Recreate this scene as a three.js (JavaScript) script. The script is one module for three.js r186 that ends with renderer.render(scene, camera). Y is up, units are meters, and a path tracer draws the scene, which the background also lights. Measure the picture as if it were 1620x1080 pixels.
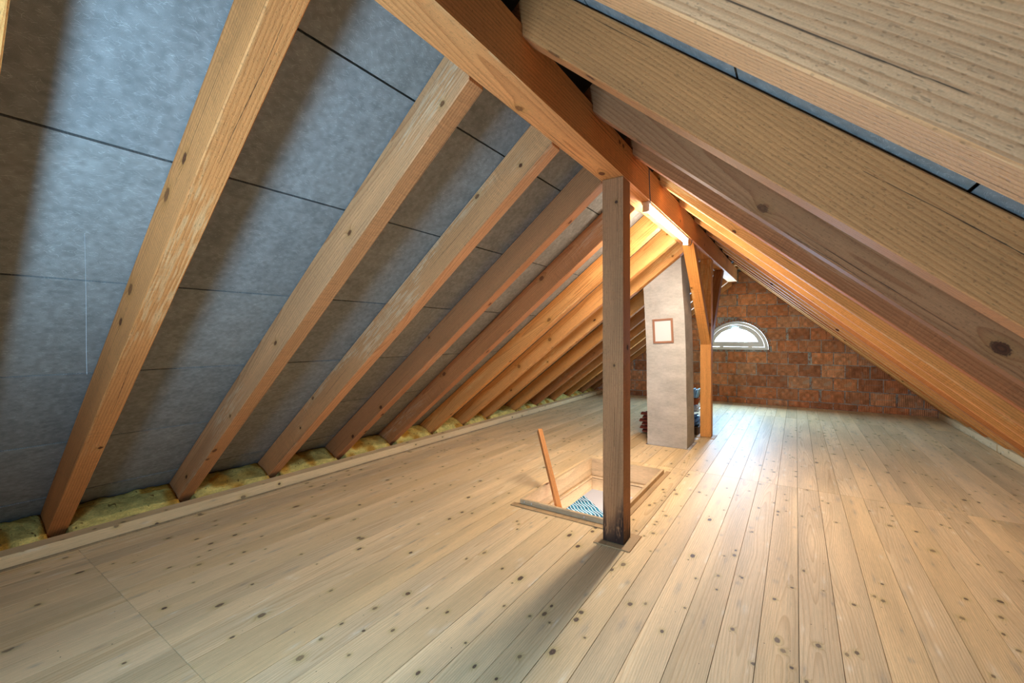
import * as THREE from 'three';
import { mergeGeometries } from 'three/addons/utils/BufferGeometryUtils.js';
import { RoundedBoxGeometry } from 'three/addons/geometries/RoundedBoxGeometry.js';
import { RectAreaLightUniformsLib } from 'three/addons/lights/RectAreaLightUniformsLib.js';

// ---------------------------------------------------------------- camera, sky, light, exposure
const scene = new THREE.Scene();
const camera = new THREE.PerspectiveCamera(77.54, 1620 / 1080, 0.03, 200);
camera.position.set(0, 1.42, 0);
camera.rotation.order = 'YXZ';
camera.rotation.set(THREE.MathUtils.degToRad(-0.589), THREE.MathUtils.degToRad(33.747), THREE.MathUtils.degToRad(-0.22));

const renderer = new THREE.WebGLRenderer({ antialias: true });
renderer.toneMapping = THREE.LinearToneMapping;
renderer.toneMappingExposure = 1.58;
renderer.shadowMap.enabled = true;
RectAreaLightUniformsLib.init();
scene.background = new THREE.Color(0.80, 0.95, 1.12).multiplyScalar(8.0);       // bright overcast sky, seen through the windows

const LAMP_COLOR = new THREE.Color(1.0, 0.90, 0.76), LAMP_POWER = 0.34, LAMP_DOWN = 175;         // fluorescent tube under the ridge beam
const DAY_COLOR = new THREE.Color(0.42, 0.79, 1.20), DAY_POWER = 88;           // daylight in the rear gable window (behind the camera)
const DAY_FAR_POWER = 230;                                                       // daylight in the far gable window
const BELOW_POWER = 55;                                                          // ceiling light of the room under the hatch

// ---------------------------------------------------------------- helpers
function rng(seed) { let a = seed >>> 0; return () => { a = (a + 0x6D2B79F5) | 0; let t = Math.imul(a ^ (a >>> 15), 1 | a); t = (t + Math.imul(t ^ (t >>> 7), 61 | t)) ^ t; return ((t ^ (t >>> 14)) >>> 0) / 4294967296; }; }
const rand = rng(7);
const rr = (a, b) => a + (b - a) * rand();
const clamp = (x, a = 0, b = 1) => Math.min(b, Math.max(a, x));
const mix = (a, b, t) => a + (b - a) * t;
const sstep = (a, b, x) => { const t = clamp((x - a) / (b - a)); return t * t * (3 - 2 * t); };
const HT = new Float32Array(65536); { const r = rng(99); for (let i = 0; i < 65536; i++) HT[i] = r(); }
const hash2 = (x, y) => HT[((x * 73 + y * 5077 + ((x * y) & 1023)) & 65535)];
function vn(x, y) {
  const xi = Math.floor(x), yi = Math.floor(y); let fx = x - xi, fy = y - yi;
  fx = fx * fx * (3 - 2 * fx); fy = fy * fy * (3 - 2 * fy);
  const a = hash2(xi, yi), b = hash2(xi + 1, yi), c = hash2(xi, yi + 1), d = hash2(xi + 1, yi + 1);
  return a + (b - a) * fx + (c - a) * fy + (a - b - c + d) * fx * fy;
}
const used = {};
function numbered(name) { const n = used[name] = (used[name] ?? -1) + 1; return n ? name + '_' + String(n).padStart(3, '0') : name; }
function finish(o) { o.traverse((m) => { if (m.isMesh) { m.castShadow = true; m.receiveShadow = true; } }); return o; }
function mesh(name, geo, mat, parent) {
  const m = new THREE.Mesh(geo, mat); m.name = numbered(name); m.castShadow = m.receiveShadow = true; (parent ?? scene).add(m); return m;
}
function group(name, parent) { const g = new THREE.Group(); g.name = numbered(name); (parent ?? scene).add(g); return g; }
function tag(o, label, category, grp) { o.userData.label = label; o.userData.category = category; if (grp) o.userData.group = grp; return o; }
function structure(o) { o.userData.kind = 'structure'; return o; }
const srgb = (r, g, b) => new THREE.Color().setRGB(r / 255, g / 255, b / 255, THREE.SRGBColorSpace);

// ---------------------------------------------------------------- textures
function dataTex(data, W, H, color = true, wrap = THREE.RepeatWrapping) {
  const t = new THREE.DataTexture(data, W, H, THREE.RGBAFormat);
  t.wrapS = t.wrapT = wrap; t.magFilter = THREE.LinearFilter; t.minFilter = THREE.LinearMipmapLinearFilter; t.generateMipmaps = true; t.anisotropy = 8;
  if (color) t.colorSpace = THREE.SRGBColorSpace;
  t.needsUpdate = true; return t;
}
// an atlas of sawn boards: every strip is one face, ML metres long and MH metres wide
function woodAtlas(o) {
  const { W, H, n, ML, MH, seed } = o, R = rng(seed), data = new Uint8Array(W * H * 4), sh = Math.floor(H / n);
  const bump = o.bump ? new Uint8Array(W * H * 4) : null;
  for (let k = 0; k < n; k++) {
    const knots = [], count = Math.round(o.knots * ML * MH * mix(0.55, 1.5, R()));
    for (let i = 0; i < count; i++) {
      const r = o.knotR * mix(0.35, 1.25, R() * R() + 0.15 * R());
      knots.push({ x: R() * ML, y: MH * mix(0.04, 0.96, R()), r, e: mix(1.0, 1.9, R()), dark: mix(0.45, 1, R()), hollow: R() < 0.2 });
    }
    const nails = []; if (o.nails) for (let x = 0.08 + R() * 0.1; x < ML; x += o.nails) for (const y of [0.25, 0.75]) if (R() < 0.55) nails.push([x + (R() - .5) * .02, MH * y + (R() - .5) * .03, mix(.0012, .0028, R())]);
    const stains = []; if (o.stains) for (let i = 0; i < ML * o.stains; i++) stains.push([R() * ML, R() * MH, mix(0.02, 0.09, R()), mix(0.006, 0.02, R()), R()]);
    const cracks = []; if (o.cracks) for (let i = 0; i < ML * o.cracks; i++) { const x0 = R() * ML; cracks.push([x0, x0 + mix(.15, .9, R()), MH * R(), R() * 50]); }
    const ox = R() * 300, oy = R() * 300, yc0 = mix(-0.5, 1.5, R()) * MH, tone = mix(-1, 1, R()), hue = mix(-1, 1, R()), saw = R() < .6 ? 1 : .4, d00 = mix(0.012, 0.06, R());
    const white = o.white && R() < 0.5 ? 1 : 0;
    for (let px = 0; px < W; px++) {
      const x = px / W * ML, yc = yc0 + (vn(x * 0.45 + ox, oy) - 0.5) * 0.16, d0 = d00 + 0.05 * vn(x * 0.6 + ox, oy + 9);
      const near = knots.filter((q) => Math.abs(q.x - x) < q.r * q.e * 4.5);
      const nn = nails.filter((q) => Math.abs(q[0] - x) < q[2] * 2), ss = stains.filter((q) => Math.abs(q[0] - x) < q[2] * 2), cc = cracks.filter((q) => x > q[0] && x < q[1]);
      for (let py = 0; py < sh; py++) {
        const y = py / (sh - 1) * MH, dy = y - yc;
        let ring = Math.sqrt(dy * dy + d0 * d0) * o.rings + (vn(x * 2.2 + ox, y * 26 + oy) - 0.5) * 0.9, knot = 0, rim = 0, halo = 0, kr = 0;
        for (const q of near) {
          const ex = (x - q.x) / (q.r * q.e), ey = (y - q.y) / q.r, e2 = ex * ex + ey * ey;
          if (e2 > 18) continue;
          const e = Math.sqrt(e2) * (0.85 + 0.3 * vn(x * 260 + ox, y * 260));
          ring += 1.4 * Math.exp(-e2 / 5) * Math.sign(q.y - yc || 1);
          if (e < 1.06) { knot = Math.max(knot, sstep(1.06, 0.88, e) * q.dark); kr = 0.5 + 0.5 * Math.sin(e * 9); if (q.hollow && e < 0.45) knot = 1.25 * q.dark; }
          rim = Math.max(rim, Math.exp(-((e - 1) * (e - 1)) / 0.02) * q.dark);
          halo = Math.max(halo, Math.exp(-e2 / 4.5));
        }
        const t = ring - Math.floor(ring), late = t * t * t * (1 - sstep(0.93, 1, t));
        const fib = vn(x * 26 + ox, y * 1500 + oy) - 0.5, fib2 = vn(x * 7 + ox, y * 420) - 0.5, blot = vn(x * 1.7 + ox, y * 12 + oy) - 0.5, sp = vn(x * 700 + ox, y * 700) - 0.5;
        let l = 1 + tone * o.tone + fib * 0.10 + fib2 * 0.07 + blot * 0.12 + sp * 0.05;
        const g = late * o.late;
        let r = mix(o.base[0], o.dark[0], g), gg = mix(o.base[1], o.dark[1], g), b = mix(o.base[2], o.dark[2], g);
        r *= 1 + hue * 0.02 * (o.hue ?? 1); b *= 1 - hue * 0.06 * (o.hue ?? 1);
        let h = 0.6 - late * 0.25 + fib * 0.15;
        if (o.saw) {
          const sm = (vn(x * 230 + vn(x * 9, y * 24) * 5 + ox, y * 16) - 0.5) * sstep(0.3, 0.75, vn(x * 5 + ox, y * 12 + 8)), fl = sstep(0.80, 0.9, vn(x * 110 + ox, y * 520)); l += sm * o.saw * saw - fl * 0.13; h += sm * 0.4 * saw - fl * .35 + (vn(x * 500, y * 420 + ox) - .5) * .35;
        }
        if (white) { const w = sstep(0.66, 0.85, vn(x * 1.6 + ox + 40, y * 9 + oy)) * sstep(0.35, 0.75, vn(x * 14, y * 210 + ox)); r = mix(r, 226, w * .45); gg = mix(gg, 212, w * .45); b = mix(b, 192, w * .45); }
        l *= 1 - halo * 0.10; b *= 1 - halo * 0.10;
        for (const q of ss) { const a = (x - q[0]) / q[2], c = (y - q[1]) / q[3], e = a * a + c * c; if (e < 4) { const w = Math.exp(-e * 1.5) * (0.12 + 0.25 * vn(x * 60 + ox, y * 200)); if (q[4] < .6) { r = mix(r, 120, w); gg = mix(gg, 112, w); b = mix(b, 112, w); } else { r = mix(r, 240, w * 1.5); gg = mix(gg, 232, w * 1.5); b = mix(b, 215, w * 1.5); } } }
        if (o.foot) { const w = sstep(0.30, 0.02, x - 0.26 * (vn(y * 26 + ox, 3) - .3)) * sstep(0.18, 0.62, vn(x * 13 + ox, y * 90) * .6 + vn(x * 60, y * 300 + ox) * .4 + 0.34 * sstep(.12, 0, x)); r = mix(r, 38, w * .8); gg = mix(gg, 27, w * .8); b = mix(b, 26, w * .8); }
        if (knot > 0) { const c = mix(0.75, 1.05, kr); r = mix(r, o.knotC[0] * c, clamp(knot)); gg = mix(gg, o.knotC[1] * c, clamp(knot)); b = mix(b, o.knotC[2] * c, clamp(knot)); }
        if (rim > 0.02) { const w = rim * 0.6; r = mix(r, o.knotC[0] * .5, w); gg = mix(gg, o.knotC[1] * .5, w); b = mix(b, o.knotC[2] * .55, w); }
        for (const q of nn) { const a = x - q[0], c = y - q[1]; if (a * a + c * c < q[2] * q[2]) l *= 0.4; }
        for (const q of cc) { const cy = q[2] + (vn(x * 3, q[3]) - .5) * .008, w = .0004 * Math.sin(Math.PI * (x - q[0]) / (q[1] - q[0])) + .0002; if (Math.abs(y - cy) < w * 2) { const a = 1 - clamp((Math.abs(y - cy) - w) / w); l *= 1 - .6 * a; h -= .3 * a; } }
        const i = ((k * sh + py) * W + px) * 4;
        data[i] = clamp(r * l, 0, 255); data[i + 1] = clamp(gg * l, 0, 255); data[i + 2] = clamp(b * l, 0, 255); data[i + 3] = 255;
        if (bump) { bump[i] = bump[i + 1] = bump[i + 2] = clamp(h, 0, 1) * 255; bump[i + 3] = 255; }
      }
    }
  }
  const map = dataTex(data, W, H, true, THREE.MirroredRepeatWrapping);
  return { map, bump: bump && dataTex(bump, W, H, false, THREE.MirroredRepeatWrapping), n, ML, MH, sh: sh * n / H };
}
const FLOOR = [11, 12].map((seed) => woodAtlas({ W: 2048, H: 2048, n: 16, ML: 4.0, MH: 0.159, seed, base: [224, 195, 152], dark: [190, 150, 104], late: 0.6, hue: 0.35, rings: 110, tone: 0.05, knots: 15, knotR: 0.0125, knotC: [126, 98, 80], nails: 0.72, stains: 3 }));
const BEAM = [21, 22].map((seed) => woodAtlas({ W: 2048, H: 2040, n: 12, ML: 2.4, MH: 0.2, seed, base: [210, 156, 110], dark: [168, 108, 66], late: 0.7, rings: 80, tone: 0.07, knots: 4.2, knotR: 0.019, knotC: [116, 68, 42], saw: 0.10, cracks: 0.45, white: true, bump: true }));

const POST = woodAtlas({ W: 1024, H: 640, n: 8, ML: 2.5, MH: 0.15, seed: 31, base: [196, 150, 108], dark: [156, 108, 70], late: 0.7, rings: 90, tone: 0.03, knots: 7, knotR: 0.014, knotC: [92, 60, 42], saw: 0.08, cracks: 0.5, bump: true, foot: true });
const floorMats = FLOOR.map((a) => [[1, 1, 1], [0.97, 0.965, 0.955], [1, 0.985, 0.955]].map((c) => new THREE.MeshPhysicalMaterial({ map: a.map, color: new THREE.Color(...c), roughness: 0.54, specularIntensity: 0.55 })));
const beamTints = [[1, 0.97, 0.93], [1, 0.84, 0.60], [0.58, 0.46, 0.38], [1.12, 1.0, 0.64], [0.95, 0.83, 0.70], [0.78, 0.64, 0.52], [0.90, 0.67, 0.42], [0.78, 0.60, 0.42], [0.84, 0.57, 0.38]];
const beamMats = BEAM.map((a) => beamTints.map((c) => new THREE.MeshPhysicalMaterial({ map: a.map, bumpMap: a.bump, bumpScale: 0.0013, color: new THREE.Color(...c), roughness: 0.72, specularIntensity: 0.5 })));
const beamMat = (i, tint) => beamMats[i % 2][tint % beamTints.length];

// rewrites the uv of a board: L axis along the grain; every face takes its own strip of the atlas
function boardUV(geo, along, atlas, seed, width = atlas.MH) {
  const g = geo.index ? geo.toNonIndexed() : geo; g.computeVertexNormals();
  const p = g.attributes.position, nrm = g.attributes.normal, uv = new Float32Array(p.count * 2), A = new THREE.Vector3(...along).normalize(), R = rng(seed * 31 + 5);
  const s0 = Math.floor(R() * atlas.n), off = R() * 3, flip = R() < .5 ? -1 : 1;
  const v = new THREE.Vector3(), nv = new THREE.Vector3(), B = new THREE.Vector3();
  const C = Math.abs(A.x) > .9 ? [[0, 1, 0], [0, 0, 1]] : Math.abs(A.z) > .9 ? [[1, 0, 0], [0, 1, 0]] : Math.abs(A.y) > .9 ? [[1, 0, 0], [0, 0, 1]] : [[-A.y, A.x, 0], [0, 0, 1]];
  let c0 = new THREE.Vector3(...C[0]), c1 = new THREE.Vector3(...C[1]);
  if (Math.abs(A.x) < .9 && Math.abs(A.y) < .9 && Math.abs(A.z) > .2 && Math.abs(A.z) < .9) { c0 = new THREE.Vector3(1, 0, 0); c1 = new THREE.Vector3().crossVectors(A, c0).normalize(); }
  const c = new THREE.Vector3();
  for (const ax of [c0, c1, A]) { let lo = 1e9, hi = -1e9; for (let i = 0; i < p.count; i++) { const d = v.set(p.getX(i), p.getY(i), p.getZ(i)).dot(ax); lo = Math.min(lo, d); hi = Math.max(hi, d); } c.addScaledVector(ax, (lo + hi) / 2); }
  for (let i = 0; i < p.count; i += 3) {
    nv.set(nrm.getX(i), nrm.getY(i), nrm.getZ(i));
    const end = Math.abs(nv.dot(A)) > 0.8;
    const d0 = nv.dot(c0), d1 = nv.dot(c1), face = Math.abs(d0) > Math.abs(d1) ? (d0 > 0 ? 0 : 1) : (d1 > 0 ? 2 : 3);
    B.copy(face < 2 ? c1 : c0);
    const strip = (s0 + face * 5) % atlas.n;
    for (let j = 0; j < 3; j++) {
      v.set(p.getX(i + j), p.getY(i + j), p.getZ(i + j)).sub(c);
      let across = v.dot(B) / width + 0.5, u = v.dot(A) / atlas.ML * flip + off;
      if (end) { u = off + v.dot(c0) * 0.12; across = 0.5 + v.dot(c1) / width; }
      uv[(i + j) * 2] = u; uv[(i + j) * 2 + 1] = (strip + clamp(across, 0.02, 0.98)) / atlas.n * atlas.sh;
    }
  }
  g.setAttribute('uv', new THREE.BufferAttribute(uv, 2)); return g;
}
const poly = (pts) => new THREE.Shape(pts.map(([x, y]) => new THREE.Vector2(x, y)));
function extrude(shape, depth, bevel = 0.003) {
  const g = new THREE.ExtrudeGeometry(shape, { depth: depth - 2 * bevel, bevelEnabled: bevel > 0, bevelThickness: bevel, bevelSize: bevel, bevelOffset: -bevel, bevelSegments: 1, curveSegments: 24 });
  return g.translate(0, 0, bevel);
}
const flat = (g) => { const q = g.index ? g.toNonIndexed() : g; q.computeVertexNormals(); return q; };
const boxG = (x0, x1, y0, y1, z0, z1) => new THREE.BoxGeometry(x1 - x0, y1 - y0, z1 - z0).translate((x0 + x1) / 2, (y0 + y1) / 2, (z0 + z1) / 2);
function barG(x0, x1, y0, y1, z0, z1, b = 0.003) {                                   // box with chamfered long edges along its z axis
  return extrude(poly([[x0, y0], [x1, y0], [x1, y1], [x0, y1]]), z1 - z0, b).translate(0, 0, z0);
}
let seedCount = 1;
function woodBeam(name, geo, along, tint, parent, opt = {}) { const s = seedCount++; return mesh(name, boardUV(geo, along, BEAM[s % 2], opt.seed ?? s, opt.width), beamMat(s, tint), parent); }

const sillBeam = (geo, seed) => mesh('sill_timber', boardUV(geo, [0, 0, 1], FLOOR[0], seed, 0.159), floorMats[0][2]);

// noise texture built by a per-pixel function
function pixels(W, H, f, color = true, wrap) {
  const d = new Uint8Array(W * H * 4);
  for (let y = 0; y < H; y++) for (let x = 0; x < W; x++) { const c = f(x / W, y / H, x, y), i = (y * W + x) * 4; d[i] = clamp(c[0], 0, 255); d[i + 1] = clamp(c[1], 0, 255); d[i + 2] = clamp(c[2], 0, 255); d[i + 3] = 255; }
  return dataTex(d, W, H, color, wrap);
}
// grey fleece facing of the insulation boards: woven dots, fibre flecks, cloudy mottling (1.2 m a side)
const fleeceFlecks = (() => {
  const S = 1536, f = new Float32Array(S * S), R = rng(404);
  for (let i = 0; i < 8200; i++) {
    let x = R() * S, y = R() * S, a = (R() - 0.5) * 1.6, len = 5 + R() * 18, w = 0.25 + R() * 0.6;
    for (let s = 0; s < len; s++) { const k = ((y & (2047)) % S) * S + ((x | 0) % S + S) % S; const yy = ((y | 0) % S + S) % S; f[yy * S + ((x | 0) % S + S) % S] = Math.max(f[yy * S + ((x | 0) % S + S) % S], w); x += Math.cos(a); y += Math.sin(a); a += (R() - .5) * 0.35; }
  }
  return { S, f };
})();
const fleeceMap = pixels(1536, 1536, (u, v, x, y) => {
  const weave = Math.sin(x * 2 * Math.PI / 6) * Math.sin(y * 2 * Math.PI / 6 + (Math.floor(x / 6) % 2) * Math.PI), cl = vn(u * 62, v * 62) - 0.5, cl2 = vn(u * 14 + 50, v * 20) - 0.5, fk = fleeceFlecks.f[y * 1536 + x];
  const l = 140 + weave * 12 + cl * 20 + cl2 * 10 + fk * 62 + (vn(x * 0.9, y * 0.9) - .5) * 16;
  return [l * 1.0, l * 0.99, l * 0.955];
}, true, THREE.MirroredRepeatWrapping);
const fleeceMats = [[1, 1, 1], [0.95, 0.95, 0.95], [1.03, 1.02, 1.0]].map((c) => new THREE.MeshPhysicalMaterial({ map: fleeceMap, color: new THREE.Color(...c), roughness: 0.95, specularIntensity: 0.2 }));
const plasterMap = pixels(512, 1024, (u, v) => {
  const l = 184 + (vn(u * 5, v * 12) - .5) * 22 + (vn(u * 30, v * 70) - .5) * 12 + (vn(u * 140, v * 280) - .5) * 12 - sstep(0.72, 0.9, vn(u * 3 + 7, v * 7)) * 14;
  return [l * 1.0, l * 0.965, l * 0.915];
}, true, THREE.MirroredRepeatWrapping);
const plasterMat = new THREE.MeshPhysicalMaterial({ map: plasterMap, roughness: 0.92, specularIntensity: 0.25, bumpMap: plasterMap, bumpScale: 0.003 });
// hollow clay blocks with combed faces: 0.5 m a side
const combs = pixels(512, 512, (u, v) => {
  const st = Math.abs(((u * 21 + (vn(v * 4, 3) - .5) * .12) % 1) - 0.5), g = sstep(0.16, 0.05, st), n = vn(u * 9, v * 7) - .5, n2 = vn(u * 60, v * 50) - .5, m = sstep(0.7, 0.85, vn(u * 7 + 30, v * 9));
  const l = 1 + n * 0.28 + n2 * 0.16 - g * 0.38;
  return [mix(212 * l, 190, m * .5), mix(152 * l, 172, m * .5), mix(112 * l, 156, m * .5)];
});
const combBump = pixels(512, 512, (u, v) => { const st = Math.abs(((u * 21 + (vn(v * 4, 3) - .5) * .12) % 1) - 0.5), g = sstep(0.2, 0.05, st); const l = 200 - g * 130 + (vn(u * 90, v * 90) - .5) * 60; return [l, l, l]; }, false);
const brickMats = [[1, 1, 1], [0.88, 0.78, 0.72], [1.14, 1.08, 1.02], [1.0, 0.80, 0.68], [0.72, 0.60, 0.56], [1.14, 0.98, 0.84]].map((c) => new THREE.MeshPhysicalMaterial({ map: combs, bumpMap: combBump, bumpScale: 0.004, color: new THREE.Color(...c), roughness: 0.9, specularIntensity: 0.25 }));
const mortarMap = pixels(512, 512, (u, v) => {
  const l = 158 + (vn(u * 9, v * 9) - .5) * 50 + (vn(u * 60, v * 60) - .5) * 40, red = sstep(0.62, 0.74, vn(u * 26 + 4, v * 26)) * .55;
  return [mix(l, 150, red), mix(l * .985, 82, red), mix(l * .95, 58, red)];
});
const mortarMat = new THREE.MeshPhysicalMaterial({ map: mortarMap, bumpMap: mortarMap, bumpScale: 0.006, roughness: 0.95, specularIntensity: 0.2 });
const woolMap = pixels(512, 512, (u, v) => {
  const a = vn(u * 7, v * 7), b = vn(u * 40, v * 18), c = vn(u * 170, v * 90), d = sstep(0.90, 0.94, vn(u * 33 + 9, v * 40)), o = sstep(0.48, 0.7, vn(u * 4.5 + 3, v * 5));
  const l = 0.62 + a * 0.2 + b * 0.16 + c * 0.14;
  let r = 240 * l, g = 212 * l, bl = 122 * l; r = mix(r, 214 * l, o * .9); g = mix(g, 150 * l, o * .9); bl = mix(bl, 58 * l, o * .9);
  return [mix(r, 96, d * .6), mix(g, 72, d * .6), mix(bl, 38, d * .6)];
});
const woolMat = new THREE.MeshPhysicalMaterial({ map: woolMap, bumpMap: woolMap, bumpScale: 0.012, roughness: 1, specularIntensity: 0.1, sheen: 0.3 });
const darkMat = new THREE.MeshStandardMaterial({ color: srgb(52, 44, 38), roughness: 0.95 });
const subMat = new THREE.MeshStandardMaterial({ color: srgb(96, 76, 56), roughness: 0.95 });
const whiteMat = new THREE.MeshPhysicalMaterial({ color: srgb(232, 230, 226), roughness: 0.35 });
const wallWhite = new THREE.MeshStandardMaterial({ color: srgb(236, 232, 228), roughness: 0.9 });
const plyMap = pixels(512, 256, (u, v) => {
  const ring = (v * 6 + (vn(u * 2, v * 4) - .5) * 2.2), t = ring - Math.floor(ring), l = 1 - t * t * .1 + (vn(u * 40, v * 300) - .5) * .1 + (vn(u * 3, v * 4) - .5) * .12;
  return [214 * l, 182 * l, 140 * l];
}, true, THREE.MirroredRepeatWrapping);
const plyMat = new THREE.MeshPhysicalMaterial({ map: plyMap, roughness: 0.6, specularIntensity: 0.5 });
const trimMat = new THREE.MeshPhysicalMaterial({ map: plyMap, color: new THREE.Color(0.72, 0.64, 0.52), roughness: 0.7 });
// world-scaled uv by the dominant normal
function boxUV(geo, scale = 1, ou = 0, ov = 0) {
  const g = geo.index ? geo.toNonIndexed() : geo; g.computeVertexNormals(); const p = g.attributes.position, n = g.attributes.normal, uv = new Float32Array(p.count * 2);
  for (let i = 0; i < p.count; i++) {
    const ax = Math.abs(n.getX(i)), ay = Math.abs(n.getY(i)), az = Math.abs(n.getZ(i)), x = p.getX(i), y = p.getY(i), z = p.getZ(i);
    const [a, b] = az >= ax && az >= ay ? [x, y] : ay >= ax ? [z, x] : [z, y];
    uv[i * 2] = a * scale + ou; uv[i * 2 + 1] = b * scale + ov;
  }
  g.setAttribute('uv', new THREE.BufferAttribute(uv, 2)); return g;
}

// ---------------------------------------------------------------- the shape of the attic
const AL = THREE.MathUtils.degToRad(37.6), TL = Math.tan(AL), LX = -4.29, LY = 0.05;      // left slope: rafter underside through (LX, LY)
const AR = THREE.MathUtils.degToRad(41.5), TR = Math.tan(AR), RX = 2.02, RY = 0.05;       // right slope
const DEP = 0.2, HL = DEP / Math.cos(AL), HR = DEP / Math.cos(AR);
const yL = (x) => LY + (x - LX) * TL, yR = (x) => RY + (RX - x) * TR;
const APX = (LY - LX * TL + HL - RY - RX * TR - HR) / (-TL - TR), APY = yL(APX) + HL;
const riseR = (z) => 0.0115 * Math.max(0, -z - 1.5);                                     // the right slope climbs a little toward the far gable
const ZF = -10.2, ZB = 0.56;                                                              // far and rear gable walls
const RBX0 = -1.125, RBX1 = -0.965, RBY0 = 2.5, RBY1 = 2.74;                              // ridge beam

// ---------------------------------------------------------------- floor
const HATCH = { x0: -1.95, x1: -1.13, z0: -4.52, z1: -3.03 };
const CHIM = { x0: -1.66, x1: -1.10, z0: -6.13, z1: -5.64 };
const floor = structure(group('floor'));
{
  const slabs = [], X0 = -5.0, X1 = 2.75, Z0 = ZF - 0.4, Z1 = ZB + 0.35, h = HATCH, T = -0.024, B = -0.27;
  slabs.push(boxG(X0, h.x0, B, T, Z0, Z1), boxG(h.x1, X1, B, T, Z0, Z1), boxG(h.x0, h.x1, B, T, Z0, h.z0), boxG(h.x0, h.x1, B, T, h.z1, Z1));
  mesh('subfloor', mergeGeometries(slabs), subMat, floor);
  const pitch = 0.1587, x00 = 0.0165, rows = [[ZB, -0.742], [-0.742, -4.775], [-4.775, -8.80], [-8.80, ZF]];
  let n = 0;
  const holes = [HATCH, CHIM];
  for (let i = -26; i <= 12; i++) {
    let x0 = x00 + i * pitch, x1 = x0 + pitch - 0.0028;
    if (x1 < -4.018 || x0 > 2.03) continue;
    x0 = Math.max(x0, -4.018); x1 = Math.min(x1, 2.03);
    rows.forEach(([za, zb], ri) => {
      let pieces = [[x0, x1, zb, za - (ri === 1 ? 0.0008 : 0.0018)]];
      for (const H of holes) pieces = pieces.flatMap(([a, b, c, d]) => {
        if (b <= H.x0 || a >= H.x1 || d <= H.z0 || c >= H.z1) return [[a, b, c, d]];
        const out = [];
        if (d > H.z1) out.push([a, b, H.z1, d]);
        if (c < H.z0) out.push([a, b, c, H.z0]);
        const m0 = Math.max(c, H.z0), m1 = Math.min(d, H.z1);
        if (a < H.x0 - .004) out.push([a, H.x0, m0, m1]);
        if (b > H.x1 + .004) out.push([H.x1, b, m0, m1]);
        return out;
      });
      const s = 500 + n++, R = rng(s), lift = (R() - .5) * 0.0012;
      for (const [a, b, c, d] of pieces) {
        const g = barG(a, b, -0.022 + lift, lift, c, d, 0.0016);
        // grain runs along z; keep one texture window for all pieces of a plank
        const gg = flat(g);
        const p = gg.attributes.position, uv = new Float32Array(p.count * 2), R2 = rng(s), strip = Math.floor(R2() * 16), off = R2() * 2, fl = R2() < .5;
        for (let k = 0; k < p.count; k++) {
          const cross = clamp((p.getX(k) - (x00 + i * pitch)) / pitch, 0.015, 0.985);
          uv[k * 2] = -p.getZ(k) / 4.0 + off; uv[k * 2 + 1] = (strip + (fl ? 1 - cross : cross)) / 16;
        }
        gg.setAttribute('uv', new THREE.BufferAttribute(uv, 2));
        mesh('plank', gg, floorMats[n % 2][Math.floor(R() * 3)], floor);
      }
    });
  }
}

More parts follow.
